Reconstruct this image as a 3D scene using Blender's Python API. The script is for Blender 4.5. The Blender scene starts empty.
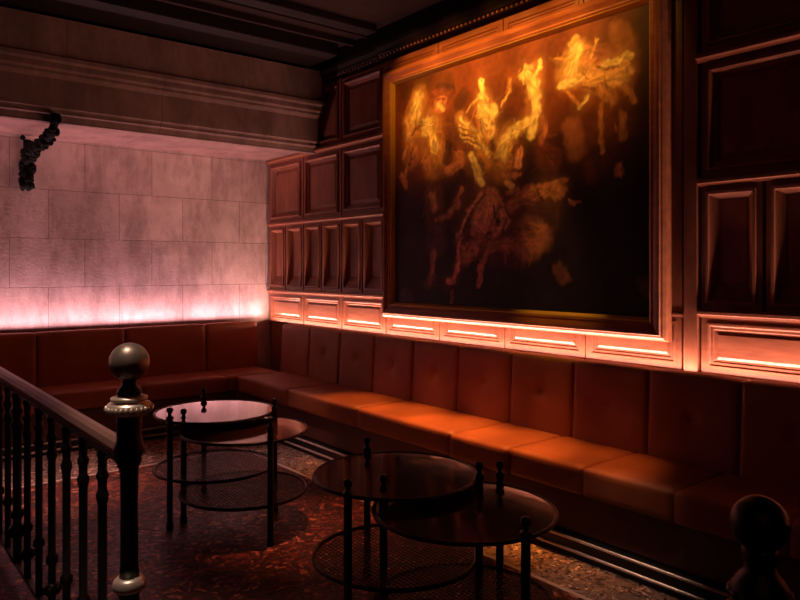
import bpy, bmesh, math, random
import numpy as np
from mathutils import Vector, Matrix, noise
random.seed(7)
C = bpy.context.scene.collection
PI = math.pi

# ------------------------------------------------------------------ helpers
class MB:
    def __init__(self): self.v = []; self.f = []; self.sm = []
    def add(self, vs, fs, smooth=False):
        n = len(self.v); self.v += [tuple(p) for p in vs]
        for f in fs: self.f.append(tuple(i + n for i in f)); self.sm.append(smooth)
        return self
    def box(self, x0, x1, y0, y1, z0, z1):
        vs = [(x, y, z) for z in (z0, z1) for y in (y0, y1) for x in (x0, x1)]
        return self.add(vs, [(0,2,3,1),(4,5,7,6),(0,1,5,4),(2,6,7,3),(0,4,6,2),(1,3,7,5)])
    def extrude(self, prof, fn, t0, t1):
        """closed 2D profile swept straight from t0 to t1; fn(a,b,t)->xyz"""
        n = len(prof)
        vs = [fn(a, b, t) for t in (t0, t1) for a, b in prof]
        fs = [(i, (i+1) % n, n + (i+1) % n, n + i) for i in range(n)]
        fs += [tuple(range(n))[::-1], tuple(range(n, 2*n))]
        return self.add(vs, fs)
    def lathe(self, prof, cx=0, cy=0, seg=24, cz=0):
        """prof: list of (r,z) bottom to top"""
        n = len(prof); vs = []; fs = []
        for r, z in prof:
            for k in range(seg):
                a = 2*PI*k/seg; vs.append((cx + r*math.cos(a), cy + r*math.sin(a), cz + z))
        for i in range(n-1):
            for k in range(seg):
                k2 = (k+1) % seg
                fs.append((i*seg+k, i*seg+k2, (i+1)*seg+k2, (i+1)*seg+k))
        self.add(vs, fs, True); q = len(self.v)-n*seg
        self.f += [tuple(q+i for i in range(seg))[::-1], tuple(q+(n-1)*seg+k for k in range(seg))]; self.sm += [False, False]
        return self
    def ball(self, c, r, seg=16, rings=10, sx=1, sy=1, sz=1):
        prof = [(max(1e-4, r*math.sin(PI*i/rings)), -r*math.cos(PI*i/rings)) for i in range(rings+1)]
        m = MB().lathe(prof, seg=seg)
        self.add([(c[0]+x*sx, c[1]+y*sy, c[2]+z*sz) for x, y, z in m.v], m.f, True); return self
    def tube(self, pts, r, seg=8, closed=False):
        pts = [Vector(p) for p in pts]; n = len(pts); vs = []; fs = []
        rs = r if isinstance(r, (list, tuple)) else [r]*n
        up0 = None
        for i, p in enumerate(pts):
            if closed: t = pts[(i+1) % n] - pts[i-1]
            else: t = pts[min(i+1, n-1)] - pts[max(i-1, 0)]
            t.normalize()
            if up0 is None:
                up0 = Vector((0,0,1)) if abs(t.z) < .9 else Vector((1,0,0))
            a = up0 - t*up0.dot(t); a.normalize(); up0 = a; b = t.cross(a)
            for k in range(seg):
                w = 2*PI*k/seg; vs.append(p + (a*math.cos(w) + b*math.sin(w))*rs[i])
        m = n if closed else n-1
        for i in range(m):
            j = (i+1) % n
            for k in range(seg):
                k2 = (k+1) % seg
                fs.append((i*seg+k, i*seg+k2, j*seg+k2, j*seg+k))
        if not closed:
            fs.append(tuple(range(seg))[::-1]); fs.append(tuple((n-1)*seg+k for k in range(seg)))
        return self.add(vs, fs, True)
    def build(self, name, mat, parent=None, bevel=0, fix=True):
        me = bpy.data.meshes.new(name); me.from_pydata(self.v, [], self.f)
        me.polygons.foreach_set('use_smooth', self.sm)
        if fix:
            bm = bmesh.new(); bm.from_mesh(me); bmesh.ops.recalc_face_normals(bm, faces=bm.faces); bm.to_mesh(me); bm.free()
        me.materials.append(mat)
        o = bpy.data.objects.new(name, me); C.objects.link(o)
        if parent: o.parent = parent
        if bevel:
            b = o.modifiers.new('bevel', 'BEVEL'); b.width = bevel; b.segments = 2; b.limit_method = 'ANGLE'; b.angle_limit = .6
        return o

def tag(o, label=None, cat=None, group=None, kind=None):
    if label: o['label'] = label
    if cat: o['category'] = cat
    if group: o['group'] = group
    if kind: o['kind'] = kind
    return o
def empty(name, loc, label, cat, group=None):
    o = bpy.data.objects.new(name, None); o.empty_display_size = .1; o.location = loc; C.objects.link(o)
    return tag(o, label, cat, group)

# ------------------------------------------------------------------ materials
def mat(name):
    m = bpy.data.materials.new(name); m.use_nodes = True
    return m, m.node_tree, m.node_tree.nodes['Principled BSDF']
def N(nt, t, **kw):
    n = nt.nodes.new(t)
    for k, v in kw.items(): setattr(n, k, v)
    return n
def mapping(nt, scale=(1,1,1), rot=(0,0,0), loc=(0,0,0), coord='Object'):
    tc = N(nt, 'ShaderNodeTexCoord'); mp = N(nt, 'ShaderNodeMapping')
    mp.inputs['Scale'].default_value = scale; mp.inputs['Rotation'].default_value = rot; mp.inputs['Location'].default_value = loc
    nt.links.new(tc.outputs[coord], mp.inputs[0]); return mp
def ramp(nt, src, stops):
    r = N(nt, 'ShaderNodeValToRGB'); e = r.color_ramp.elements
    while len(e) < len(stops): e.new(.5)
    for i, (p, c) in enumerate(stops): e[i].position = p; e[i].color = (*c, 1)
    nt.links.new(src, r.inputs[0]); return r
def bump(nt, src, bs, strength, dist=.01):
    b = N(nt, 'ShaderNodeBump'); b.inputs['Strength'].default_value = strength; b.inputs['Distance'].default_value = dist
    nt.links.new(src, b.inputs['Height']); nt.links.new(b.outputs[0], bs.inputs['Normal']); return b
def noise_tex(nt, mp, scale, detail=4, rough=.55):
    n = N(nt, 'ShaderNodeTexNoise'); n.inputs['Scale'].default_value = scale; n.inputs['Detail'].default_value = detail
    n.inputs['Roughness'].default_value = rough; nt.links.new(mp.outputs[0], n.inputs['Vector']); return n

def wood(name, c0, c1, rough=.38, scale=(30, 4, 1.6)):
    m, nt, bs = mat(name)
    mp = mapping(nt, scale); n = noise_tex(nt, mp, 2.2, 6, .6)
    r = ramp(nt, n.outputs[0], [(.3, c0), (.7, c1)])
    nt.links.new(r.outputs[0], bs.inputs['Base Color'])
    n2 = noise_tex(nt, mp, 9, 3); r2 = ramp(nt, n2.outputs[0], [(.3, (rough-.07,)*3), (.7, (rough+.1,)*3)])
    nt.links.new(r2.outputs[0], bs.inputs['Roughness'])
    bump(nt, n.outputs[0], bs, .12, .004)
    bs.inputs['Specular IOR Level'].default_value = .45
    return m
M = {}
M['wood'] = wood('mahogany_panelling', (.14, .042, .024), (.27, .085, .045), .36)
M['wood_h'] = wood('mahogany_rail', (.14, .042, .024), (.27, .085, .045), .34, (30, 1.6, 12))
M['wood_frame'] = wood('frame_wood', (.20, .062, .030), (.36, .12, .055), .33, (12, 2, 12))
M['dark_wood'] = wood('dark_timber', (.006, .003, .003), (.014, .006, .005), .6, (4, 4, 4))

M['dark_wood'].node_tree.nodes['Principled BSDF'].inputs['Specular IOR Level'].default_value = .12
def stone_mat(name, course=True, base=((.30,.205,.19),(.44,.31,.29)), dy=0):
    m, nt, bs = mat(name)
    mp = mapping(nt, (1,1,1))
    n = noise_tex(nt, mp, 2.6, 8, .62); n2 = noise_tex(nt, mp, 38, 4, .6)
    r = ramp(nt, n.outputs[0], [(.32, base[0]), (.66, base[1])])
    col = r.outputs[0]; hgt = n2.outputs[0]
    if course:
        # wall lies in x-z: feed (x, z) to the brick texture
        sep = N(nt, 'ShaderNodeSeparateXYZ'); cmb = N(nt, 'ShaderNodeCombineXYZ')
        nt.links.new(mp.outputs[0], sep.inputs[0])
        ax = N(nt, 'ShaderNodeMath', operation='ADD'); ax.inputs[1].default_value = course[0]
        az = N(nt, 'ShaderNodeMath', operation='ADD'); az.inputs[1].default_value = course[1]
        nt.links.new(sep.outputs['X'], ax.inputs[0]); nt.links.new(sep.outputs['Z'], az.inputs[0])
        nt.links.new(ax.outputs[0], cmb.inputs[0]); nt.links.new(az.outputs[0], cmb.inputs[1])
        b = N(nt, 'ShaderNodeTexBrick'); b.offset = .5
        b.inputs['Scale'].default_value = 1; b.inputs['Mortar Size'].default_value = .0028; b.inputs['Mortar Smooth'].default_value = .25
        b.inputs['Brick Width'].default_value = course[2]; b.inputs['Row Height'].default_value = course[3]; b.inputs['Bias'].default_value = 0
        b.inputs['Color1'].default_value = (.92,.9,.9,1); b.inputs['Color2'].default_value = (1.08,1.07,1.07,1); b.inputs['Mortar'].default_value = (.42,.36,.36,1)
        nt.links.new(cmb.outputs[0], b.inputs['Vector'])
        mx = N(nt, 'ShaderNodeMix', data_type='RGBA', blend_type='MULTIPLY'); mx.inputs[0].default_value = 1
        nt.links.new(col, mx.inputs[6]); nt.links.new(b.outputs['Color'], mx.inputs[7]); col = mx.outputs[2]
        inv = N(nt, 'ShaderNodeMath', operation='MULTIPLY_ADD'); inv.inputs[1].default_value = -1.6; nt.links.new(b.outputs['Fac'], inv.inputs[0])
        nt.links.new(n2.outputs[0], inv.inputs[2]); hgt = inv.outputs[0]
    nt.links.new(col, bs.inputs['Base Color']); bs.inputs['Roughness'].default_value = .8
    mps = mapping(nt, (2.2, 2.2, .8)); ns = noise_tex(nt, mps, 2.4, 9, .72); rs = ramp(nt, ns.outputs[0], [(.36, (.66,.62,.62)), (.56, (1.05,1.05,1.05))])
    mz = N(nt, 'ShaderNodeMix', data_type='RGBA', blend_type='MULTIPLY'); mz.inputs[0].default_value = 1
    nt.links.new(col, mz.inputs[6]); nt.links.new(rs.outputs[0], mz.inputs[7]); nt.links.new(mz.outputs[2], bs.inputs['Base Color'])
    bump(nt, hgt, bs, .35, .006)
    return m
M['stone_wall'] = stone_mat('limestone_blocks', (-1.826+.617*5.5, -1.33+.435*6, .617, .435))
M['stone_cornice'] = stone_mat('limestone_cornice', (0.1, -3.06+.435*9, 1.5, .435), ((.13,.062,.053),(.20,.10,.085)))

def leather(name, c0, c1, rough=.58):
    m, nt, bs = mat(name)
    mp = mapping(nt); n = noise_tex(nt, mp, 5, 5); n2 = noise_tex(nt, mp, 160, 3)
    r = ramp(nt, n.outputs[0], [(.3, c0), (.7, c1)]); nt.links.new(r.outputs[0], bs.inputs['Base Color'])
    bs.inputs['Roughness'].default_value = rough; bump(nt, n2.outputs[0], bs, .18, .002); return m
M['leather'] = leather('cognac_leather', (.24, .062, .020), (.33, .09, .028))
M['leather_base'] = leather('dark_leather_base', (.07, .022, .014), (.10, .03, .018), .55)

def metal(name, col, rough, metallic=1.0, bumpy=0):
    m, nt, bs = mat(name)
    bs.inputs['Base Color'].default_value = (*col, 1); bs.inputs['Metallic'].default_value = metallic
    mp = mapping(nt); n = noise_tex(nt, mp, 30, 4)
    r = ramp(nt, n.outputs[0], [(.3, (max(.02, rough-.06),)*3), (.7, (rough+.08,)*3)]); nt.links.new(r.outputs[0], bs.inputs['Roughness'])
    if bumpy: bump(nt, n.outputs[0], bs, bumpy, .004)
    return m
M['black_metal'] = metal('black_painted_iron', (.008, .006, .006), .40, .2)
M['matt_iron'] = metal('matt_wrought_iron', (.006, .005, .005), .8, 0)
M['matt_iron'].node_tree.nodes['Principled BSDF'].inputs['Specular IOR Level'].default_value = .05
M['iron'] = metal('cast_iron', (.015, .011, .011), .38, .5, .2)
M['bronze'] = metal('aged_bronze', (.32, .25, .20), .36, .6, .1)
M['silver_ring'] = metal('pewter_collar', (.78, .66, .54), .34, .6, .1)
M['brass'] = metal('brass_strip', (.92, .78, .70), .42, .7)
M['gilt'] = metal('gilt_slip', (.60, .34, .06), .45, .4)
M['handrail'] = leather('polished_handrail', (.16,.085,.065), (.22,.12,.09), .3)

m, nt, bs = mat('dark_mirror_glass')
bs.inputs['Base Color'].default_value = (.035,.012,.008,1); bs.inputs['IOR'].default_value = 2.7
mp = mapping(nt); n = noise_tex(nt, mp, 14, 5); r = ramp(nt, n.outputs[0], [(.35, (.05,)*3), (.75, (.13,)*3)]); nt.links.new(r.outputs[0], bs.inputs['Roughness'])
M['table_glass'] = m

# floor: mottled mosaic / patterned carpet-like terrazzo
def floor_mat(name, dark, mid, light, accent, scale, rough, lt=.5):
    m, nt, bs = mat(name)
    mp = mapping(nt, (1,1,1)); mpw = mapping(nt, (1,1,1))
    nz = noise_tex(nt, mp, 6, 3)
    mxv = N(nt, 'ShaderNodeMix', data_type='RGBA', blend_type='ADD'); mxv.inputs[0].default_value = .22
    nt.links.new(mp.outputs[0], mxv.inputs[6]); nt.links.new(nz.outputs['Color'], mxv.inputs[7])
    v = N(nt, 'ShaderNodeTexVoronoi'); v.inputs['Scale'].default_value = scale; v.inputs['Randomness'].default_value = 1
    nt.links.new(mxv.outputs[2], v.inputs['Vector'])
    sep = N(nt, 'ShaderNodeSeparateColor'); nt.links.new(v.outputs['Color'], sep.inputs[0])
    r = ramp(nt, sep.outputs[0], [(.0, dark), (lt, mid), (lt+.16, accent), (lt+.34, mid), (.93, light)]); r.color_ramp.interpolation = 'CONSTANT'
    n3 = noise_tex(nt, mp, 1.3, 4); r3 = ramp(nt, n3.outputs[0], [(.3, (.55,)*3), (.7, (1.15,)*3)])
    mx = N(nt, 'ShaderNodeMix', data_type='RGBA', blend_type='MULTIPLY'); mx.inputs[0].default_value = 1
    nt.links.new(r.outputs[0], mx.inputs[6]); nt.links.new(r3.outputs[0], mx.inputs[7])
    nt.links.new(mx.outputs[2], bs.inputs['Base Color'])
    rr = ramp(nt, sep.outputs[1], [(0, (rough-.1,)*3), (1, (rough+.2,)*3)]); nt.links.new(rr.outputs[0], bs.inputs['Roughness'])
    bump(nt, v.outputs['Distance'], bs, .25, .004); return m
M['floor'] = floor_mat('mottled_floor', (.030,.011,.007), (.075,.016,.010), (.52,.18,.10), (.24,.045,.022), 46, .42, .45)
M['floor_border'] = floor_mat('mosaic_border', (.08,.05,.045), (.24,.15,.12), (.70,.44,.30), (.34,.20,.15), 58, .26, .3)
m, nt, bs = mat('pale_border_line'); bs.inputs['Base Color'].default_value = (.48,.34,.29,1); bs.inputs['Roughness'].default_value = .3; M['line'] = m
m, nt, bs = mat('dark_plaster'); mp = mapping(nt); n = noise_tex(nt, mp, 3, 5); r = ramp(nt, n.outputs[0], [(.3, (.013,.005,.0045)), (.7, (.022,.008,.006))])
nt.links.new(r.outputs[0], bs.inputs['Base Color']); bs.inputs['Roughness'].default_value = .8; bs.inputs['Specular IOR Level'].default_value = .1; M['ceiling'] = m

# ------------------------------------------------------------------ setting
XW, YS, H = 3.745, 6.90, 1.5
def struct(mb, name, mt, **kw):
    o = mb.build(name, mt, **kw); o['kind'] = 'structure'; return o
XL, YB = -3.0, -2.5
struct(MB().box(XL, 2.66, YB, 5.40, -.1, 0), 'floor', M['floor'])
b = struct(MB().box(2.685, XW+.1, YB, YS+.1, -.1, 0).box(XL, 2.685, 5.425, YS+.1, -.1, 0), 'trim_1', M['floor_border'])
struct(MB().box(2.66, 2.685, YB, 5.425, -.1, .002).box(XL, 2.66, 5.40, 5.425, -.1, .002), 'trim_2', M['line'])
struct(MB().box(XL-.1, XW+.1, YS, YS+.15, 0, 3.6), 'wall_stone', M['stone_wall'])
struct(MB().box(XL-.1, XL, YB, YS, 0, 3.6), 'wall_left', M['dark_wood'])
struct(MB().box(XL-.1, XW+.1, YB-.1, YB, 0, 3.6), 'wall_back', M['dark_wood'])

# ceiling with dark coffer beams
struct(MB().box(XL-.1, XW+.2, YB-.1, YS+.15, 3.52, 3.62), 'ceiling', M['ceiling'])
beams = [(5.30, 5.78, 3.40, 'dark'), (4.72, 4.86, 3.46, 'dark'), (3.3, 3.44, 3.46, 'dark'), (1.9, 2.04, 3.46, 'dark'), (.5, .64, 3.46, 'dark')]
for i, (y0, y1, z0, _) in enumerate(beams):
    struct(MB().box(XL, XW-.20, y0, y1, z0, 3.52), 'trim_%d' % (3+i), M['dark_wood'], bevel=.01)
struct(MB().box(XL, XW-.12, 5.16, 5.20, 3.47, 3.52).box(XL, XW-.12, 4.96, 4.99, 3.49, 3.52), 'trim_9', M['ceiling'])

# stone bulkhead over the back banquette
prof = [(YS, 2.655), (5.99, 2.655), (5.975, 2.615), (5.90, 2.615), (5.885, 2.66), (5.86, 2.675), (5.86, 2.70), (5.835, 2.715), (5.835, 2.935),
        (5.815, 2.95), (5.80, 2.965), (5.80, 2.985), (5.775, 3.0), (5.775, 3.04), (5.755, 3.05), (5.745, 3.06), (5.745, 3.085), (5.77, 3.10), (5.77, 3.38), (YS, 3.38)]
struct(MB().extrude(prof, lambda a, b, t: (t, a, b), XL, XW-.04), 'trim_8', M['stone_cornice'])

# ------------------------------------------------------------------ panelled wall
wall = struct(MB().box(XW, XW+.15, YB-.1, YS+.1, 0, 3.6), 'wall_right', M['wood'])
def cell(y0, y1, z0, z1, loops, mt=M['wood'], x=XW-.045):
    """panel cell from nested rectangular loops (side, bottom, top, depth towards the room)"""
    vs = []; fs = []
    for s, bo, to, d in loops:
        vs += [(x-d, y0+s, z0+bo), (x-d, y1-s, z0+bo), (x-d, y1-s, z1-to), (x-d, y0+s, z1-to)]
    n = len(loops)
    for i in range(n-1):
        for k in range(4):
            k2 = (k+1) % 4; fs.append((i*4+k, i*4+k2, i*4+4+k2, i*4+4+k))
    fs.append(tuple((n-1)*4+k for k in range(4)))
    return MB().add(vs, fs)
def reg(l): return [(a, a, a, d) for a, d in l]
L_big = reg([(0,-.045),(0,0),(.035,0),(.040,.014),(.052,.018),(.062,.010),(.070,-.004),(.082,-.010),(.088,-.022),(.10,-.022),(.125,-.012)])
L_low = reg([(0,-.045),(0,0),(.03,0),(.034,.005),(.044,.005),(.052,-.004),(.064,-.004),(.070,-.010),(.080,-.010),(.094,-.004)])
L_tall = [(0,0,0,-.045),(0,0,0,0),(.026,.03,.03,0),(.030,.035,.035,.012),(.044,.048,.048,.012),(.050,.054,.054,0),(.088,.14,.075,-.038),(.092,.145,.08,-.034)]
rows = [(.60, 1.235, 'low'), (1.275, 1.945, 'pair'), (1.985, 2.615, 'big'), (2.665, 3.25, 'big')]
def bay(y0, y1, name='panel'):
    for z0, z1, kind in rows:
        if kind == 'pair':
            h = (y0+y1)/2
            for a, c in ((y0, h-.006), (h+.006, y1)):
                cell(a+.004, c-.002, z0, z1, L_tall).build(name, M['wood'], wall)
        elif kind == 'low': cell(y0+.004, y1-.004, .93, z1, L_low).build(name, M['wood_h'], wall)
        else: cell(y0+.004, y1-.004, z0, z1, L_big).build(name, M['wood'], wall)
lefts = [(6.165, 6.86), (5.484, 6.157), (4.815, 5.476)]
rights = [(2.0-.683*(k+1), 2.0-.683*k-.008) for k in range(6)]
for a, c in lefts+rights: bay(a, c)
PB = [4.80, 4.117, 3.434, 2.75, 2.10]
for i in range(4):
    cell(PB[i+1]+.004, PB[i]-.004, .93, 1.235, L_low).build('panel', M['wood_h'], wall)
    cell(PB[i+1]+.004, PB[i]-.004, 3.06, 3.25, L_low, x=XW-.06).build('panel', M['wood_h'], wall)
# backing behind the picture and dark pilasters beside it
cell(2.10, 4.80, 1.245, 3.05, reg([(0,-.04),(0,0),(.01,0)])).build('panel', M['wood'], wall)
MB().box(XW-.06, XW, 2.003, 2.085, .9, 3.27).build('pilaster', M['wood'], wall, bevel=.006)
for y in (6.161, 5.480, 4.806):
    MB().box(XW-.052, XW, y-.008, y+.008, .93, 3.27).build('stile', M['wood'], wall, bevel=.003)
# horizontal rails with a light-catching nosing
def rail(z, h, p, y0, y1):
    pr = [(0, z-h/2), (p*.45, z-h/2), (p*.6, z-h/4), (p, z-h/8), (p, z+h/5), (p*.7, z+h/2), (0, z+h/2)]
    MB().extrude(pr, lambda a, b, t: (XW-.04-a, t, b), y0, y1).build('rail', M['wood_h'], wall)
for y0, y1 in ((4.80, 6.87), (YB, 2.003)):
    rail(1.255, .045, .030, y0, y1); rail(1.965, .045, .03, y0, y1); rail(2.64, .055, .045, y0, y1)
rail(1.240, .03, .012, 2.09, 4.80)
# crown with a bead row; it breaks forward over the picture
def crown(y0, y1, off, nm='crown'):
    z = 3.285
    pr = [(0, z), (.015, z), (.018, z+.02), (.03, z+.03), (.035, z+.05), (.055, z+.08), (.06, z+.11), (.06, z+.235), (0, z+.235)]
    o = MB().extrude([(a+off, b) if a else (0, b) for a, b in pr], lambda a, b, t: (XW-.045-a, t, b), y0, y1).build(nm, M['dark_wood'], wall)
    m = MB(); n = int((y1-y0)/.045)
    for k in range(n):
        m.ball((XW-.045-.020-off, y0+.02+k*.045, z+.012), .011, 6, 4)
    m.build('bead_row', M['wood_frame'], o)
crown(4.84, 6.88, 0); crown(2.04, 4.84, .03); crown(YB, 2.04, 0)

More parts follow.
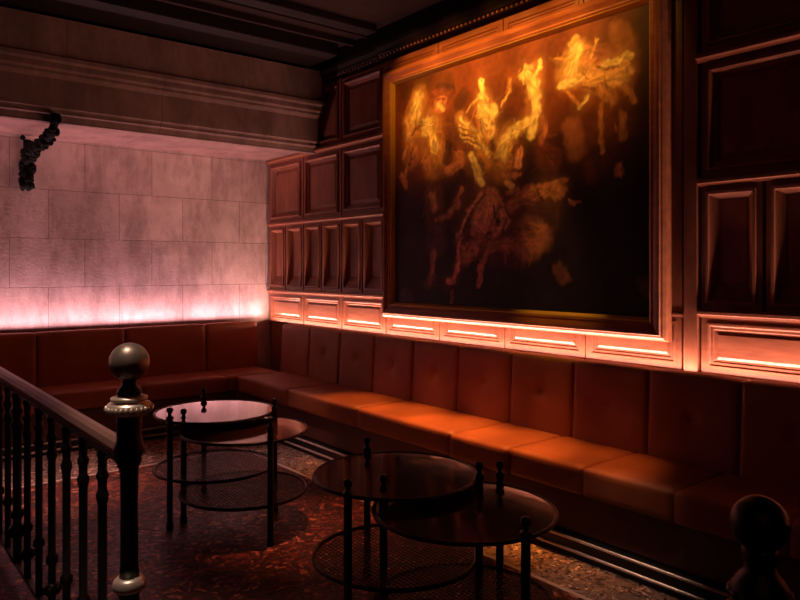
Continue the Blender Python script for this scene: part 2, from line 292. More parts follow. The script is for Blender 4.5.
# ------------------------------------------------------------------ painting
pt = empty('painting', (XW-.055, 3.475, 1.08), 'large gilt-edged oil painting of winged figures hung on the wood-panelled wall', 'painting')
NX, NY = 430, 330
CY0, CY1, CZ0, CZ1 = 4.665, 2.285, 1.208, 3.038
STROKES = [
  ('O',0.55,0.1494,[(0.188,0.765),(0.208,0.617)]),
  ('S',0.5,0.1093,[(0.084,0.813),(0.095,0.652)]),
  ('O',0.5,0.1336,[(0.526,0.644),(0.502,0.556)]),
  ('K',0.6,0.1325,[(0.322,0.738),(0.419,0.537)]),
  ('S',0.5,0.0967,[(0.436,0.809),(0.453,0.688)]),
  ('S',0.5,0.1284,[(0.786,0.866),(0.907,0.8)]),
  ('S',0.45,0.0788,[(0.635,0.876),(0.635,0.689)]),
  ('K',0.7,0.2091,[(0.372,0.383),(0.462,0.312)]),
  ('K',0.6,0.1224,[(0.208,0.465),(0.219,0.276)]),
  ('K',0.6,0.1463,[(0.462,0.239),(0.582,0.236)]),
  ('K',0.6,0.1762,[(0.575,0.361),(0.661,0.355)]),
  ('D',0.8,0.0447,[(0.232,0.925),(0.294,0.905)]),
  ('D',0.6,0.0503,[(0.322,0.836),(0.349,0.878)]),
  ('D',0.7,0.0257,[(0.432,0.653),(0.47,0.6)]),
  ('O',0.8,0.1085,[(0.127,0.9),(0.095,0.784)]),
  ('Y',0.7,0.0614,[(0.127,0.909),(0.106,0.808)]),
  ('L',0.6,0.0475,[(0.073,0.824),(0.084,0.724)]),
  ('Y',0.95,0.0672,[(0.158,0.771),(0.203,0.766)]),
  ('O',0.9,0.0802,[(0.213,0.752),(0.232,0.638)]),
  ('Y',0.6,0.0456,[(0.193,0.747),(0.213,0.667)]),
  ('S',0.95,0.0693,[(0.242,0.868),(0.237,0.852)]),
  ('R',0.8,0.0346,[(0.203,0.907),(0.242,0.905),(0.294,0.888)]),
  ('Y',0.5,0.0208,[(0.232,0.853),(0.257,0.827)]),
  ('R',0.9,0.0121,[(0.223,0.877),(0.259,0.871)]),
  ('O',0.8,0.0273,[(0.147,0.773),(0.073,0.726),(0.052,0.668)]),
  ('O',0.7,0.0219,[(0.116,0.692),(0.073,0.62),(0.052,0.56)]),
  ('D',0.7,0.0144,[(0.147,0.791),(0.084,0.751)]),
  ('S',0.7,0.0495,[(0.188,0.628),(0.168,0.606)]),
  ('D',0.8,0.0182,[(0.095,0.687),(0.084,0.618)]),
  ('O',0.8,0.059,[(0.331,0.769),(0.411,0.665),(0.453,0.579)]),
  ('Y',0.8,0.0197,[(0.331,0.773),(0.411,0.688),(0.457,0.602)]),
  ('Y',0.8,0.0083,[(0.327,0.745),(0.385,0.717)]),
  ('Y',0.8,0.0083,[(0.331,0.724),(0.398,0.691)]),
  ('Y',0.8,0.0083,[(0.34,0.7),(0.411,0.665)]),
  ('Y',0.7,0.0082,[(0.354,0.675),(0.419,0.639)]),
  ('R',0.8,0.0067,[(0.329,0.735),(0.389,0.704)]),
  ('R',0.8,0.0066,[(0.336,0.712),(0.407,0.676)]),
  ('R',0.7,0.0066,[(0.345,0.687),(0.416,0.651)]),
  ('Y',0.85,0.0327,[(0.385,0.613),(0.402,0.555),(0.428,0.504)]),
  ('S',0.9,0.0571,[(0.322,0.632),(0.34,0.604)]),
  ('R',0.9,0.0201,[(0.304,0.651),(0.367,0.648)]),
  ('S',0.7,0.0441,[(0.276,0.569),(0.331,0.589)]),
  ('D',0.7,0.0301,[(0.34,0.556),(0.34,0.523)]),
  ('D',0.6,0.0377,[(0.276,0.673),(0.266,0.608)]),
  ('Y',0.95,0.0611,[(0.449,0.736),(0.457,0.703)]),
  ('Y',0.9,0.0547,[(0.428,0.791),(0.47,0.77)]),
  ('O',0.8,0.0147,[(0.419,0.762),(0.411,0.728)]),
  ('O',0.8,0.0097,[(0.438,0.73),(0.45,0.725)]),
  ('O',0.8,0.0096,[(0.465,0.725),(0.476,0.725)]),
  ('S',0.8,0.0112,[(0.451,0.696),(0.466,0.696)]),
  ('Y',0.9,0.0243,[(0.424,0.903),(0.435,0.837)]),
  ('Y',0.7,0.0324,[(0.424,0.844),(0.445,0.823)]),
  ('L',0.7,0.0115,[(0.411,0.839),(0.358,0.795)]),
  ('L',0.7,0.0109,[(0.546,0.877),(0.538,0.83),(0.509,0.783)]),
  ('O',0.6,0.0218,[(0.542,0.875),(0.534,0.831)]),
  ('Y',0.9,0.0691,[(0.522,0.629),(0.506,0.586)]),
  ('Y',0.9,0.0372,[(0.588,0.692),(0.542,0.671),(0.518,0.645)]),
  ('O',0.9,0.0124,[(0.55,0.684),(0.542,0.588)]),
  ('O',0.8,0.0315,[(0.478,0.575),(0.502,0.556),(0.55,0.549)]),
  ('P',0.8,0.0338,[(0.573,0.605),(0.573,0.545)]),
  ('R',0.9,0.0093,[(0.561,0.615),(0.557,0.548)]),
  ('D',0.8,0.0224,[(0.47,0.654),(0.474,0.622)]),
  ('Y',0.95,0.0368,[(0.643,0.832),(0.641,0.73),(0.618,0.65)]),
  ('Y',0.9,0.0458,[(0.6,0.882),(0.622,0.854),(0.63,0.809)]),
  ('Y',0.9,0.0157,[(0.656,0.917),(0.658,0.886),(0.635,0.859)]),
  ('L',0.9,0.0212,[(0.583,0.874),(0.6,0.903),(0.63,0.901)]),
  ('Y',0.9,0.036,[(0.609,0.703),(0.556,0.671),(0.51,0.635)]),
  ('S',0.7,0.0277,[(0.668,0.699),(0.676,0.656),(0.656,0.618)]),
  ('O',0.9,0.0107,[(0.592,0.69),(0.565,0.608)]),
  ('R',0.8,0.0161,[(0.583,0.648),(0.565,0.599)]),
  ('L',0.55,0.116,[(0.779,0.884),(0.763,0.848)]),
  ('Y',0.95,0.0497,[(0.779,0.912),(0.763,0.852)]),
  ('Y',0.9,0.0299,[(0.731,0.807),(0.763,0.808),(0.8,0.822)]),
  ('L',0.5,0.0199,[(0.756,0.939),(0.779,0.956)]),
  ('L',0.95,0.0731,[(0.827,0.81),(0.914,0.796)]),
  ('Y',0.85,0.0237,[(0.855,0.834),(0.88,0.839),(0.9,0.83)]),
  ('Y',0.9,0.0232,[(0.91,0.835),(0.927,0.846),(0.947,0.842)]),
  ('L',0.9,0.034,[(0.931,0.819),(0.937,0.795)]),
  ('R',0.7,0.0079,[(0.845,0.837),(0.866,0.823),(0.907,0.821)]),
  ('L',0.8,0.0113,[(0.841,0.935),(0.834,0.906),(0.827,0.873)]),
  ('Y',0.85,0.0196,[(0.786,0.715),(0.801,0.73),(0.819,0.749)]),
  ('O',0.9,0.0149,[(0.756,0.777),(0.786,0.722)]),
  ('O',0.8,0.0412,[(0.859,0.759),(0.894,0.719)]),
  ('O',0.7,0.0216,[(0.927,0.749),(0.953,0.697)]),
  ('R',0.8,0.0097,[(0.801,0.79),(0.837,0.764)]),
  ('O',0.6,0.0208,[(0.859,0.712),(0.857,0.635),(0.856,0.55)]),
  ('O',0.5,0.0311,[(0.921,0.66),(0.921,0.585)]),
  ('S',0.35,0.0828,[(0.763,0.646),(0.779,0.571)]),
  ('O',0.35,0.0777,[(0.907,0.936),(0.934,0.882)]),
  ('S',0.8,0.0409,[(0.202,0.466),(0.21,0.425)]),
  ('S',0.8,0.026,[(0.219,0.363),(0.276,0.38),(0.324,0.424)]),
  ('S',0.7,0.0196,[(0.314,0.435),(0.34,0.489)]),
  ('K',0.9,0.0488,[(0.225,0.335),(0.219,0.237)]),
  ('B',0.9,0.0308,[(0.206,0.227),(0.191,0.098)]),
  ('K',0.7,0.0411,[(0.173,0.087),(0.208,0.108)]),
  ('P',0.95,0.0981,[(0.457,0.421),(0.417,0.319)]),
  ('S',0.8,0.0186,[(0.437,0.455),(0.481,0.455),(0.518,0.406)]),
  ('D',0.85,0.0096,[(0.437,0.451),(0.382,0.382),(0.34,0.3)]),
  ('P',0.8,0.0174,[(0.427,0.456),(0.367,0.383),(0.324,0.291)]),
  ('D',0.85,0.013,[(0.471,0.402),(0.481,0.356),(0.514,0.331)]),
  ('D',0.8,0.0114,[(0.367,0.294),(0.422,0.277),(0.462,0.294)]),
  ('P',0.85,0.0405,[(0.509,0.372),(0.528,0.335),(0.481,0.302)]),
  ('D',0.8,0.0093,[(0.495,0.35),(0.481,0.311)]),
  ('D',0.8,0.0092,[(0.528,0.352),(0.509,0.3)]),
  ('B',0.95,0.0731,[(0.412,0.259),(0.356,0.209)]),
  ('P',0.7,0.0135,[(0.34,0.243),(0.372,0.204),(0.412,0.241)]),
  ('D',0.8,0.0097,[(0.351,0.233),(0.392,0.227)]),
  ('P',0.8,0.0157,[(0.34,0.285),(0.319,0.234),(0.324,0.177)]),
  ('P',0.9,0.0258,[(0.321,0.177),(0.3,0.111),(0.276,0.104)]),
  ('B',0.9,0.0547,[(0.471,0.248),(0.588,0.24)]),
  ('B',0.9,0.0265,[(0.452,0.23),(0.427,0.176),(0.41,0.084)]),
  ('B',0.6,0.0159,[(0.3,0.061),(0.287,0.013)]),
  ('G',0.7,0.0858,[(0.056,0.032),(0.069,-0.019)]),
  ('L',0.8,0.029,[(0.532,0.493),(0.55,0.474)]),
  ('S',0.7,0.0181,[(0.518,0.522),(0.573,0.506)]),
  ('S',0.7,0.0301,[(0.037,0.577),(0.063,0.532)]),
  ('S',0.6,0.0181,[(0.537,0.449),(0.573,0.453)]),
  ('S',0.9,0.0499,[(0.55,0.401),(0.613,0.438),(0.673,0.437),(0.725,0.432)]),
  ('S',0.9,0.0194,[(0.673,0.455),(0.747,0.464)]),
  ('D',0.8,0.0101,[(0.575,0.399),(0.637,0.429)]),
  ('D',0.8,0.0099,[(0.643,0.447),(0.661,0.409)]),
  ('D',0.7,0.0098,[(0.685,0.436),(0.696,0.409)]),
  ('B',0.6,0.1053,[(0.6,0.304),(0.655,0.271)]),
  ('B',0.6,0.086,[(0.588,0.243),(0.625,0.223)]),
  ('B',0.35,0.053,[(0.719,0.156),(0.741,0.127)]),
  ('B',0.5,0.0268,[(0.909,0.498),(0.913,0.465)]),
  ('G',0.5,0.0475,[(0.977,0.109),(0.991,0.089)]),
  ('S',0.5,0.0118,[(0.758,0.391),(0.79,0.381)]),
  ('R',0.5,0.0983,[(0.661,0.595),(0.696,0.541)]),
  ('R',0.45,0.051,[(0.817,0.5),(0.827,0.465)]),
]
PAL = {'Y': (1.0, 0.82, 0.36), 'L': (0.85, 0.52, 0.22), 'O': (0.55, 0.25, 0.09), 'S': (0.6, 0.24, 0.13), 'R': (0.2, 0.05, 0.03), 'P': (1.0, 0.46, 0.3), 'B': (0.6, 0.24, 0.15), 'D': (0.05, 0.015, 0.012), 'G': (0.1, 0.07, 0.08), 'K': (0.16, 0.06, 0.045)}

u = np.linspace(0, 1, NX); v = np.linspace(0, 1, NY); U, V = np.meshgrid(u, v)
rng = np.random.RandomState(3)
def smooth_noise(nx, ny):
    g = rng.rand(ny+2, nx+2); X = U*nx; Y = V*ny
    xi = np.minimum(X.astype(int), nx); yi = np.minimum(Y.astype(int), ny); fx = X-xi; fy = Y-yi
    fx = fx*fx*(3-2*fx); fy = fy*fy*(3-2*fy)
    return (g[yi, xi]*(1-fx)+g[yi, xi+1]*fx)*(1-fy)+(g[yi+1, xi]*(1-fx)+g[yi+1, xi+1]*fx)*fy
n_lo = smooth_noise(6, 5); n_md = smooth_noise(22, 18); n_hi = smooth_noise(80, 60); n_h2 = smooth_noise(150, 120)
col = np.zeros((NY, NX, 3))
sky = np.array((.17, .040, .014)); land = np.array((.022, .010, .012)); blue = np.array((.010, .012, .020))
t = np.clip((V-.42 + .25*(n_lo-.5) - .10*(U-.5))/.42, 0, 1)[..., None]; t = t*t*(3-2*t)
k = np.clip((.35-V)*2 + (U-.5)*.5, 0, 1)[..., None]
col[:] = (land*(1-k)+blue*k)*(1-t) + sky*t
dk = np.exp(-(((U-.13)/.13)**2+((V-.97)/.09)**2))[..., None]; col *= 1-.8*dk
edge = np.clip((1-U)/.10, .25, 1)[..., None]; col *= edge  # paint darkened along the right side, where the picture light ends
col *= (.45 + .65*n_md + .35*n_hi)[..., None]
Wm, Hm = 2.39, 1.84
n_f1 = smooth_noise(40, 34); n_f2 = smooth_noise(44, 30)
PX = U*Wm + (n_md-.5)*.022 + (n_f1-.5)*.016 + (n_hi-.5)*.018; PY = V*Hm + (smooth_noise(24, 20)-.5)*.022 + (n_f2-.5)*.016 + (smooth_noise(80, 60)-.5)*.018
folds = 1-np.abs(2*smooth_noise(26, 14)-1); folds2 = 1-np.abs(2*smooth_noise(52, 40)-1)
for c, a, r, pts in STROKES:
    base = np.array(PAL[c]); best = np.full(U.shape, 9.0)
    P = [(p[0]*Wm, p[1]*Hm) for p in pts]
    for (x0, y0), (x1, y1) in zip(P[:-1], P[1:]):
        dx, dy = x1-x0, y1-y0; L2 = dx*dx+dy*dy+1e-9
        s = np.clip(((PX-x0)*dx+(PY-y0)*dy)/L2, 0, 1)
        best = np.minimum(best, np.hypot(PX-x0-s*dx, PY-y0-s*dy))
    soft = max(.010, r*.6)
    al = np.clip((r + soft*.5 - best)/soft, 0, 1); al = (al*al*(3-2*al))*a
    if c in 'YLOSP' and a > .65:
        ha = np.exp(-(np.maximum(best-r*.6, 0)/(r*.9+.02))**2)*.14; col = col*(1-ha[..., None]) + (base*np.array((.62,.45,.35))*(.7+.5*n_md)[..., None])*ha[..., None]
    shade = 1.08 - .38*np.clip(best/r, 0, 1)**2
    strokes_n = .50 + .42*folds**2 + .30*folds2**2 + .14*n_h2
    cc = base[None, None, :]*(shade*strokes_n)[..., None]
    col = col*(1-al[..., None]) + cc*al[..., None]
# short brush dabs following each stroke: folds, feathers, hair and highlights
rd = random.Random(21); dsu = Wm/(NX-1); dsv = Hm/(NY-1)
def dab(x0, y0, x1, y1, w, c, al):
    i0, i1 = int((min(x0, x1)-3*w)/dsu), int((max(x0, x1)+3*w)/dsu)+2; j0, j1 = int((min(y0, y1)-3*w)/dsv), int((max(y0, y1)+3*w)/dsv)+2
    i0, j0, i1, j1 = max(i0, 0), max(j0, 0), min(i1, NX), min(j1, NY)
    if i1-i0 < 1 or j1-j0 < 1: return
    X = U[j0:j1, i0:i1]*Wm; Y = V[j0:j1, i0:i1]*Hm; dx, dy = x1-x0, y1-y0
    s = np.clip(((X-x0)*dx+(Y-y0)*dy)/(dx*dx+dy*dy+1e-9), 0, 1)
    ww = w*(1-.6*np.abs(2*s-1)); k = np.exp(-(((X-x0-s*dx)**2+(Y-y0-s*dy)**2)/ww**2))*al
    col[j0:j1, i0:i1] = col[j0:j1, i0:i1]*(1-k[..., None]) + c*k[..., None]
for c, a, r, pts in STROKES:
    if c in 'DG' or a < .5: continue
    base = np.array(PAL[c]); P = [(p[0]*Wm, p[1]*Hm) for p in pts]
    for (x0, y0), (x1, y1) in zip(P[:-1], P[1:]):
        L = math.hypot(x1-x0, y1-y0); ang = math.atan2(y1-y0, x1-x0); n = int(5 + 1.1*(L+2*r)*(2*r)/.0011)
        for q in range(min(int(n*.7), 40)):
            t = rd.uniform(-.1, 1.1); o = rd.gauss(0, .62)*r; e = ang+rd.gauss(0, .28)+(.9*o/r if rd.random() < .5 else 0)
            cx = x0+(x1-x0)*t-math.sin(ang)*o; cy = y0+(y1-y0)*t+math.cos(ang)*o; l = rd.uniform(.4, 1.0)*max(.02, min(r, .06))
            edge_ = min(1, abs(o)/r); k = rd.random()
            cc = base*(rd.uniform(1.1, 1.4) if k > .5 + .3*edge_ else rd.uniform(.2, .55))
            cc = cc*np.array((1, .92, .8))
            dab(cx-math.cos(e)*l, cy-math.sin(e)*l, cx+math.cos(e)*l, cy+math.sin(e)*l, rd.uniform(.007, .014), cc, rd.uniform(.2, .5))
col = np.clip(col, .002, 1)
vx = [(0, CY0+(CY1-CY0)*uu-3.475, CZ0+(CZ1-CZ0)*vv-1.08) for vv in v for uu in u]
fc = [(j*NX+i, j*NX+i+1, (j+1)*NX+i+1, (j+1)*NX+i) for j in range(NY-1) for i in range(NX-1)]
m, nt, bs = mat('oil_paint'); ca = N(nt, 'ShaderNodeVertexColor'); ca.layer_name = 'paint'
nt.links.new(ca.outputs[0], bs.inputs['Base Color']); bs.inputs['Roughness'].default_value = .55; bs.inputs['Specular IOR Level'].default_value = .25
mp = mapping(nt); n_ = noise_tex(nt, mp, 45, 5); bump(nt, n_.outputs[0], bs, .25, .004)
cm = MB().add(vx, fc, True).build('canvas', m, pt, fix=False)
ca = cm.data.color_attributes.new('paint', 'FLOAT_COLOR', 'POINT')
ca.data.foreach_set('color', np.concatenate([col.reshape(-1, 3), np.ones((NX*NY, 1))], 1).astype(np.float32).ravel())
# frame: mitred profile (outwards distance, projection towards the room)
def ring_frame(prof, ya, yb, za, zb, x, mt, name, parent, scale_top=1):
    vs = []; fs = []; n = len(prof)
    for sy, sz in ((1,-1), (-1,-1), (-1,1), (1,1)):
        for a, p in prof:
            aa = a*(scale_top if sz > 0 else 1)
            vs.append((x-p, (ya if sy > 0 else yb)+sy*a, (zb if sz > 0 else za)+sz*aa))
    for q in range(4):
        q2 = (q+1) % 4
        for i in range(n):
            i2 = (i+1) % n; fs.append((q*n+i, q*n+i2, q2*n+i2, q2*n+i))
    MB().add(vs, fs).build(name, mt, parent)
fp = [(a*.92, p*.78 if p > 0 else p) for a, p in [(.018, -.02), (.018, .050), (.03, .058), (.042, .056), (.055, .064), (.075, .078), (.095, .082), (.10, .070), (.112, .066), (.125, .050), (.135, .02), (.135, -.02)]]
ring_frame(fp, CY0-3.475, CY1-3.475, CZ0-1.08, CZ1-1.08, 0, M['wood_frame'], 'frame', pt, .95)
ring_frame([(-.008, -.005), (-.008, .004), (.010, .036), (.018, .038), (.018, -.005)], CY0-3.475, CY1-3.475, CZ0-1.08, CZ1-1.08, 0, M['gilt'], 'gilt_slip', pt)

# ------------------------------------------------------------------ banquettes
def cushion(w, d, h, r=.035, puff=.015, seam=.0, tuft=None, n=(14, 10, 8)):
    """rounded upholstered block: x in [0,w] (length), y in [0,d], z in [0,h]; tuft=(axis point x,z,depth) dents y=0 face"""
    bm = bmesh.new(); nx, ny, nz = n
    def P(i, j, k): return Vector((w*i/nx, d*j/ny, h*k/nz))
    idx = {}
    vs = []; fs = []
    def vid(i, j, k):
        if (i, j, k) in idx: return idx[(i, j, k)]
        p = P(i, j, k); c = Vector((min(max(p.x, r), w-r), min(max(p.y, r), d-r), min(max(p.z, r), h-r)))
        rx = .010; c.x = min(max(p.x, rx), w-rx); q = p-c; q = Vector((q.x/rx, q.y/r, q.z/r))
        if q.length > 1e-9:
            q.normalize(); p = c+Vector((q.x*rx, q.y*r, q.z*r))
        fx = math.sin(PI*i/nx)**.5 if 0 < i < nx else 0; fz = math.sin(PI*k/nz)**.6 if 0 < k < nz else 0; fy = math.sin(PI*j/ny)**.6 if 0 < j < ny else 0
        if j == 0: p.y -= puff*fx*fz
        if k == nz: p.z += puff*fx*fy
        if tuft and j == 0:
            for tx, tz, dep, rad in tuft:
                q2 = (p.x-tx)**2+(p.z-tz)**2
                p.y += dep*math.exp(-q2/rad**2)
        idx[(i, j, k)] = len(vs); vs.append(p); return idx[(i, j, k)]
    for i in range(nx):
        for k in range(nz):
            fs.append((vid(i,0,k), vid(i+1,0,k), vid(i+1,0,k+1), vid(i,0,k+1)))
            fs.append((vid(i,ny,k), vid(i,ny,k+1), vid(i+1,ny,k+1), vid(i+1,ny,k)))
    for i in range(nx):
        for j in range(ny):
            fs.append((vid(i,j,0), vid(i,j+1,0), vid(i+1,j+1,0), vid(i+1,j,0)))
            fs.append((vid(i,j,nz), vid(i+1,j,nz), vid(i+1,j+1,nz), vid(i,j+1,nz)))
    for j in range(ny):
        for k in range(nz):
            fs.append((vid(0,j,k), vid(0,j,k+1), vid(0,j+1,k+1), vid(0,j+1,k)))
            fs.append((vid(nx,j,k), vid(nx,j+1,k), vid(nx,j+1,k+1), vid(nx,j,k+1)))
    bm.free()
    return vs, fs
SEAT_Z, BACK_Z = .485, .945
def place(vs, fn): return [fn(p) for p in vs]

# run along the panelled wall: local x runs toward -Y, local y toward the wall (+X)
bq = empty('banquette', (3.3, 3.0, 0), 'long cognac leather banquette with button-tufted back beneath the painting', 'banquette')
def to_right(x0, z0, y0): return lambda p: (x0+p.y-3.3, y0-p.x-3.0, z0+p.z)
tops = [6.20] + [5.67-.5*k for k in range(0, 14)]
for i in range(len(tops)-1):
    a, c = tops[i], tops[i+1]; w = a-c-.004
    vs, fs = cushion(w, .13, BACK_Z-SEAT_Z+.06, .018, .006, tuft=[(w/2, .30, .016, .035), (w/2, .30, .007, .10)], n=(22, 4, 20))
    f = to_right(3.47, SEAT_Z-.06, a-.002)
    vs = [Vector((p.x, p.y + (p.z/.52)*.03 - .02, p.z)) for p in vs]
    o = MB().add(place(vs, f), fs, True).build('back_cushion', M['leather'], bq)
    bpos = f(Vector((w/2, .012+.30/.52*.03-.02+.006, .30)))
    MB().ball(bpos, .012, 10, 6, sx=.6).build('button', M['leather'], o)
seat_edges = [6.17, 5.23, 4.22, 3.21, 2.74, 2.24, 1.74, 1.24, .74, .24, -.3, -.8]
for a, c in zip(seat_edges[:-1], seat_edges[1:]):
    w = a-c-.003; big = .02 if a == 3.21 else 0
    vs, fs = cushion(w, .53+big, .15, .016, .003, n=(18, 12, 8))
    MB().add(place(vs, to_right(2.985-big, SEAT_Z-.15, a-.0015)), fs, True).build('seat_cushion', M['leather'], bq)
MB().box(3.03-3.3, 3.62-3.3, -.8-3.0, 6.165-3.0, .115, SEAT_Z-.152).build('base', M['leather_base'], bq, bevel=.01)
MB().box(3.005-3.3, 3.60-3.3, -.8-3.0, 6.17-3.0, 0, .113).build('plinth', M['black_metal'], bq)
for z in (.098, .036): MB().tube([(2.998-3.3, -.8-3.0, z), (2.998-3.3, 6.17-3.0, z)], .008, 12).build('brass_strip', M['brass'], bq)

# run along the stone wall
bs_ = empty('banquette', (1.0, 6.5, 0), 'dark cognac leather banquette with plain back along the glowing stone wall', 'banquette')
def to_back(x0, z0, y0): return lambda p: (x0+p.x-1.0, y0+p.y-6.5, z0+p.z)
ed = [3.465-.0, 2.90, 2.12, 1.38, .62, -.14, -.9, -1.66, -2.42, -2.98]
for a, c in zip(ed[:-1], ed[1:]):
    w = a-c-.004
    vs, fs = cushion(w, .09, BACK_Z-SEAT_Z+.06, .018, .004, n=(18, 4, 14))
    vs = [Vector((p.x, p.y + (p.z/.52)*.03 - .02, p.z)) for p in vs]
    MB().add(place(vs, to_back(c+.002, SEAT_Z-.06, 6.68)), fs, True).build('back_cushion', M['leather'], bs_)
ed2 = [3.45, 2.90, 2.12, 1.38, .62, -.14, -.9, -1.66, -2.42, -2.98]
for a, c in zip(ed2[:-1], ed2[1:]):
    w = a-c-.003
    vs, fs = cushion(w, .50, .15, .018, .003, n=(16, 10, 6))
    MB().add(place(vs, to_back(c+.0015, SEAT_Z-.15, 6.185)), fs, True).build('seat_cushion', M['leather'], bs_)
MB().box(XL+.01-1, 3.0-1-.005, 6.20-6.5, 6.82-6.5, .115, SEAT_Z-.152).build('base', M['leather_base'], bs_, bevel=.01)
MB().box(XL+.01-1, 3.0-1-.001, 6.205-6.5, 6.80-6.5, 0, .113).build('plinth', M['black_metal'], bs_)
for z in (.098, .036): MB().tube([(XL+.01-1, 6.198-6.5, z), (2.995-1, 6.198-6.5, z)], .008, 12).build('brass_strip', M['brass'], bs_)

# ------------------------------------------------------------------ cocktail tables
CAM_R = Vector((.78, -.626, 0)); CAM_F = Vector((.626, .78, 0))
def disc(r, z0, z1, c, seg=72, bev=.003):
    return MB().lathe([(r-bev, z0), (r, z0+bev), (r, z1-bev), (r-bev, z1)], c[0], c[1], seg)
def mesh_disc(c, z, r, ang, step=.021, w=.0026):
    m = MB()
    for s in (0, 1):
        a = ang+s*1.15; d = Vector((math.cos(a), math.sin(a), 0)); p = Vector((-d.y, d.x, 0))
        k = -int(r/step)
        while k*step < r:
            o = k*step; hl = math.sqrt(max(0, r*r-o*o))
            if hl > .02:
                A = Vector((c[0], c[1], z+s*.002)) + p*o; 
                q = [A-d*hl-p*w, A+d*hl-p*w, A+d*hl+p*w, A-d*hl+p*w]
                up = Vector((0,0,.002))
                vs = q+[x+up for x in q]
                m.add(vs, [(0,3,2,1),(4,5,6,7),(0,1,5,4),(1,2,6,5),(2,3,7,6),(3,0,4,7)])
            k += 1
    return m
def table(origin, label, A, B, R, zA, zB, sA, sB, legs):
    t = empty('cocktail_table', (origin[0], origin[1], 0), label, 'table', None)
    loc = lambda p: (p[0]-origin[0], p[1]-origin[1])
    for c, z, s in ((A, zA, sA), (B, zB, sB)):
        c = loc(c)
        o = disc(R-.006, z-.010, z, c).build('tabletop', M['table_glass'], t)
        # metal gallery rim just proud of the top
        MB().tube([(c[0]+R*math.cos(2*PI*k/72), c[1]+R*math.sin(2*PI*k/72), z-.004) for k in range(72)], .0085, 8, True).build('rim', M['black_metal'], o)
        sh = mesh_disc(c, s, R-.004, .4).build('wire_shelf', M['black_metal'], t)
        MB().tube([(c[0]+R*math.cos(2*PI*k/72), c[1]+R*math.sin(2*PI*k/72), s) for k in range(72)], .010, 8, True).build('rim', M['black_metal'], sh)
    for (lx, ly, zt) in legs:
        x, y = loc((lx, ly))
        MB().lathe([(.017, 0), (.021, .004), (.021, .03), (.017, .04), (.017, zt-.075), (.021, zt-.07), (.021, zt-.055), (.010, zt-.048), (.010, zt-.035),
                    (.017, zt-.028), (.020, zt-.015), (.015, zt-.004), (.003, zt)], x, y, 16).build('leg', M['black_metal'], t)
    return t
def pw(depth, px): 
    r = (px-400)/710*depth; p = CAM_F*depth + CAM_R*r; return (p.x, p.y)
def on_rim(c, R, deg, out=.014):
    a = math.radians(deg); d = CAM_R*math.cos(a)+CAM_F*math.sin(a); return (c[0]+d.x*(R+out), c[1]+d.y*(R+out))
A1 = (1.865, 4.155); B1 = (1.885, 3.80)
table(A1, 'black two-tier cocktail table nearer the back corner, its tops mirroring the pink wall', A1, B1, .36, .615, .560, .275, .21,
      [(*on_rim(A1, .36, 242), .70), (*on_rim(A1, .36, 116), .70), (*on_rim(A1, .36, -4), .70), (*on_rim(B1, .36, 172), .67), (*on_rim(B1, .36, -56), .70)])
A2 = (1.935, 2.445); B2 = (1.935, 2.01)
table(A2, 'black two-tier cocktail table nearer the camera, in front of the tufted banquette', A2, B2, .355, .60, .56, .245, .19,
      [(*on_rim(A2, .355, 240), .67), (*on_rim(A2, .355, 112), .68), (*on_rim(A2, .355, -12), .67), (*on_rim(B2, .355, 150), .64), (*on_rim(B2, .355, 60), .66), (*on_rim(B2, .355, -60), .64)])

# ------------------------------------------------------------------ stair railing on the left
rl = empty('railing', (.70, 2.17, 0), 'black iron railing with polished handrail and ball-topped newel at left', 'railing')
def loc_r(m): m.v = [(x-.70, y-2.17, z) for x, y, z in m.v]; return m
nx_, ny_ = .70, 2.17
post = [(.062,0),(.062,.05),(.05,.07),(.032,.10),(.030,.30),(.030,.52),(.036,.530),(.042,.540)]
post2 = [(.029,.575),(.026,.62),(.025,.80),(.027,.90),(.034,.915),(.037,.925),(.034,.932),(.044,.945),(.046,.958),(.040,.975),(.036,.99),(.037,1.045),(.037,1.06)]
np_ = loc_r(MB().lathe(post, nx_, ny_, 28).lathe(post2, nx_, ny_, 28).lathe([(.036,1.05),(.036,1.105),(.026,1.112),(.034,1.122),(.036,1.13),(.028,1.142),(.021,1.15),(.020,1.175)], nx_, ny_, 28)).build('newel_post', M['iron'], rl)
loc_r(MB().lathe([(.036,.532),(.046,.54),(.049,.552),(.045,.566),(.034,.576)], nx_, ny_, 28)).build('collar_ring', M['silver_ring'], np_)
col_ = MB().lathe([(.036,1.058),(.055,1.062),(.064,1.074),(.066,1.086),(.060,1.096),(.042,1.099),(.046,1.102),(.053,1.106),(.053,1.113),(.040,1.118),(.03,1.122)], nx_, ny_, 32)
for k in range(28):
    a = 2*PI*k/28; col_.ball((nx_+.065*math.cos(a), ny_+.065*math.sin(a), 1.080), .0065, 8, 6, sz=1.5)
loc_r(col_).build('collar', M['silver_ring'], np_)
loc_r(MB().ball((nx_, ny_, 1.218), .058, 36, 24)).build('ball_finial', M['bronze'], np_)
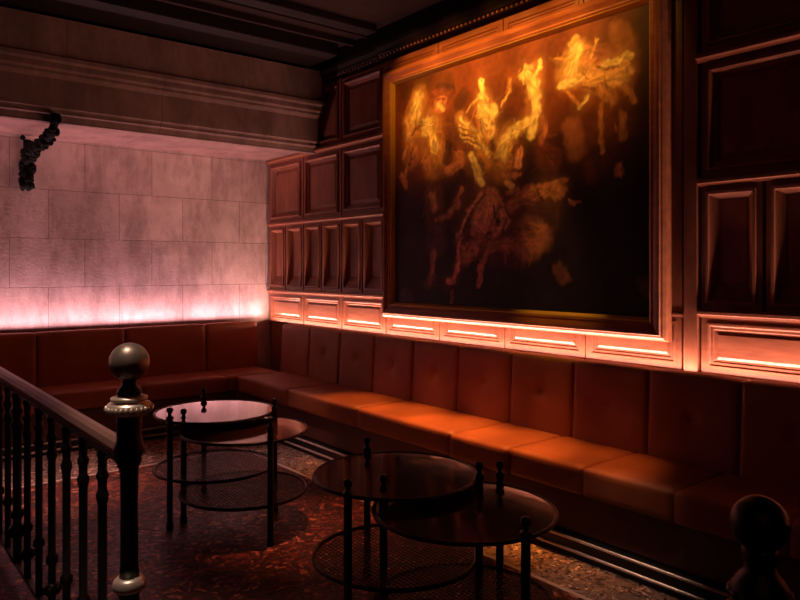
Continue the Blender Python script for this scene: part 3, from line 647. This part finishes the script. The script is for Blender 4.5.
# handrail
hp = [(a*.74, z-.055) for a, z in [(-.030,.985),(-.034,1.000),(-.028,1.020),(-.012,1.030),(.012,1.030),(.028,1.020),(.034,1.000),(.030,.985),(.018,.975),(-.018,.975)]]
o = loc_r(MB().extrude(hp, lambda a, b, t: (.70+a, t, b), 2.20, 5.30)).build('handrail', M['handrail'], rl)
loc_r(MB().box(.692, .708, 2.19, 5.30, .900, .922)).build('rail_bar', M['black_metal'], rl)
loc_r(MB().box(.690, .710, 2.19, 5.30, .07, .095)).build('bottom_rail', M['black_metal'], rl)
def baluster(r=.015):
    return [(r*1.1,.09),(r,.10),(r,.30),(r*1.5,.307),(r*1.6,.32),(r*1.5,.333),(r,.34),
            (r,.72),(r*1.3,.74),(r*1.4,.755),(r,.77),(r,.80),(r*1.3,.81),(r*1.4,.82),(r,.832),(r,.875),(r*1.3,.885),(r*1.3,.902)]
for k in range(13):
    y = 2.44+.228*k
    thick = (k == 6)
    r = .020 if thick else .015
    bl = loc_r(MB().lathe(baluster(r), .70, y, 14)).build('baluster', M['black_metal'], rl)
    # cast leaf knop halfway down
    m = MB().ball((.70, y, .20 if k % 2 else .24), r*2.1, 10, 6)
    for a in range(6):
        w = PI*a/3
        m.ball((.70+r*2.0*math.cos(w), y+r*2.0*math.sin(w), .20 if k % 2 else .24), .009, 8, 6, sz=1.8)
    if k in (3, 5, 6): loc_r(m).build('leaf_knop', M['iron'], bl)
# small arches between balusters under the handrail
for k in range(13):
    y0 = 2.215 if k == 0 else 2.44+.228*(k-1); y1 = 2.44+.228*k; h = (y1-y0)/2
    pts = [(.70, (y0+y1)/2+h*math.cos(PI*i/14), .815+.083*math.sin(PI*i/14)) for i in range(15)]
    loc_r(MB().tube(pts, .0055, 6)).build('arch', M['black_metal'], rl)

# ------------------------------------------------------------------ newel in the right foreground
nw = empty('newel_post', (1.545, .70, 0), 'black cast-iron newel post with ball finial in the right foreground', 'post')
MB().lathe([(.085,0),(.085,.04),(.07,.06),(.055,.09),(.05,.40),(.052,.55),(.062,.60),(.072,.64),(.076,.67),(.070,.70),(.058,.72),(.060,.74),(.068,.755),(.066,.775),(.052,.79),(.060,.80),(.062,.815),(.050,.835),(.034,.855),(.030,.87),(.036,.885),(.036,.90),(.028,.91)], 0, 0, 32).build('shaft', M['iron'], nw)
MB().ball((0,0,.955), .059, 32, 22).build('ball_finial', M['iron'], nw)
for z, rr, n in ((.67,.074,18), (.757,.066,16), (.808,.060,14)):
    pts = [(rr*math.cos(2*PI*k/(4*n)), rr*math.sin(2*PI*k/(4*n)), z) for k in range(4*n)]
    MB().tube(pts, [.008 - .0045*(k % 4 == 2) - .0015*(k % 4 in (1, 3)) for k in range(4*n)], 8, True).build('bead_ring', M['iron'], nw)

# ------------------------------------------------------------------ wrought-iron wall ornament
sc = empty('wall_sconce', (1.33, 6.90, 2.41), 'black wrought-iron foliate sconce bracket on the stone wall near the cornice', 'sconce')
def knobbly(pts, r0, r1, mt, name, seed):
    rd = random.Random(seed); m = MB(); P = [Vector(p) for p in pts]; n = max(8, int(sum((P[k+1]-P[k]).length for k in range(len(P)-1))/.05)); path = []
    for i in range(n+1):
        t = i/n*(len(P)-1); k = min(int(t), len(P)-2); path.append(P[k].lerp(P[k+1], t-k))
    m.tube(path, [r0*.55]*(n+1), 8)
    for i, p in enumerate(path):
        R = r0+(r1-r0)*i/n
        if i % 4 == 3: R *= .6
        for q in range(4):
            d = Vector((rd.uniform(-1,1), rd.uniform(-1,1), rd.uniform(-1,1))).normalized()*R*.75
            m.ball(p+d, R*rd.uniform(.38,.62), 7, 5, sx=rd.uniform(.7,1.3), sz=rd.uniform(.7,1.5))
    return m.build(name, mt, sc)
MB().lathe([(.05,0),(.05,.012),(.03,.03),(.012,.05)], 0, 0, 20).build('wall_plate', M['iron'], sc)
bpy.data.objects[sc.children[0].name].rotation_euler = (PI/2, 0, 0)
knobbly([(0,-.03,-.02),(0,-.07,-.10),(0,-.08,.02),(0,-.08,.20)], .055, .055, M['matt_iron'], 'drop_stem', 4)
knobbly([(0,-.07,-.06),(0,-.09,-.14),(0,-.09,-.19)], .065, .06, M['matt_iron'], 'leaf_boss', 6)
knobbly([(0,-.09,.03),(0,-.30,.05),(0,-.65,.09),(0,-.96,.12),(0,-1.10,.24)], .055, .045, M['matt_iron'], 'arm', 9)

# ------------------------------------------------------------------ lamps
def area(name, loc, rot, sx, sy, power, color, spread=180):
    l = bpy.data.lights.new(name, 'AREA'); l.shape = 'RECTANGLE'; l.size = sx; l.size_y = sy; l.energy = power; l.color = color; l.spread = math.radians(spread)
    o = bpy.data.objects.new(name, l); o.location = loc; o.rotation_euler = rot; C.objects.link(o); return o
def spot(name, loc, target, power, color, size, blend=.6, rad=.04):
    l = bpy.data.lights.new(name, 'SPOT'); l.energy = power; l.color = color; l.spot_size = math.radians(size); l.spot_blend = blend; l.shadow_soft_size = rad
    o = bpy.data.objects.new(name, l); o.location = loc
    o.rotation_euler = (Vector(target)-Vector(loc)).to_track_quat('-Z', 'Y').to_euler(); C.objects.link(o); return o
PINK = (1, .50, .42)
UP = (PI, 0, 0)
# LED strips in the gap behind the two backs, facing up
area('led_strip_panelling', (3.642, 3.0, .925), (PI, math.radians(-10), 0), .03, 7.6, 92, (1, .56, .42))
area('led_strip_stone', (.32, 6.83, .93), (math.radians(180), 0, 0), 6.6, .06, 72, (1, .53, .58), 110)
# LED cove behind the stone lip, washing the soffit and wall top
area('led_cove', (.3, 6.03, 2.625), (math.radians(180-62), 0, 0), 6.4, .03, 15, (1, .48, .47))
# amber picture wash from ceiling spots above the painting
AMB = (1, .40, .055)
for y, p in ((4.35, 60), (3.95, 80), (3.5, 80), (3.05, 70), (2.68, 34)):
    spot('picture_spot', (2.88, y, 3.45), (3.66, y-.03, 2.92), p, AMB, 62, 1, .03)
spot('picture_spot', (3.34, 3.2, 3.30), (3.67, 2.95, 1.20), 90, (1, .50, .07), 22, 1, .02)
for y, p in ((4.45, 380), (3.9, 700), (3.35, 950), (2.8, 700), (2.3, 300)):
    spot('seat_spot', (3.06, y, 3.44), (3.09, y, .48), p, (1, .34, .07), 18, 1, .05)
# warm downlights over the floor, plus added spots that brighten border and floor
spot('warm_spot', (2.15, 3.5, 3.44), (2.15, 3.5, 0), 300, (1, .30, .14), 24, 1, .05)
spot('warm_spot', (2.3, 1.9, 3.44), (2.87, 2.0, 0), 170, (1, .60, .42), 14, 1, .05)
spot('warm_spot', (1.9, 4.7, 3.44), (2.78, 4.9, 0), 240, (1, .55, .48), 18, 1, .05)  # added spot to brighten the border and brass strips
spot('warm_spot', (.6, 4.0, 3.44), (1.2, 5.3, 0), 800, (1, .52, .46), 28, 1, .05)  # added spot to lift the floor glints and border at left
spot('warm_spot', (.25, 2.1, 3.44), (.68, 2.4, 1.1), 170, (1, .70, .55), 26, 1, .06)
# added dim ambient fill, standing in for unseen lamps behind the camera
area('ambient_fill', (-1.0, -1.2, 3.3), (math.radians(25), 0, 0), 2.5, 1.5, 3, (1, .30, .22))

w = bpy.data.worlds.new('world'); bpy.context.scene.world = w; w.use_nodes = True
w.node_tree.nodes['Background'].inputs[0].default_value = (.02, .006, .005, 1); w.node_tree.nodes['Background'].inputs[1].default_value = .3

# ------------------------------------------------------------------ camera
cam = bpy.data.cameras.new('camera'); co = bpy.data.objects.new('camera', cam); C.objects.link(co)
cam.sensor_width = 36; cam.lens = 36*710/800; cam.shift_y = -(300-268)/800; cam.clip_start = .05
co.location = (0, 0, H); co.rotation_euler = (PI/2, 0, -math.atan2(.626, .78))
s = bpy.context.scene; s.camera = co
s.view_settings.view_transform = 'Standard'; s.view_settings.look = 'None'; s.view_settings.gamma = 1; s.view_settings.exposure = 0
s.view_settings.use_curve_mapping = False
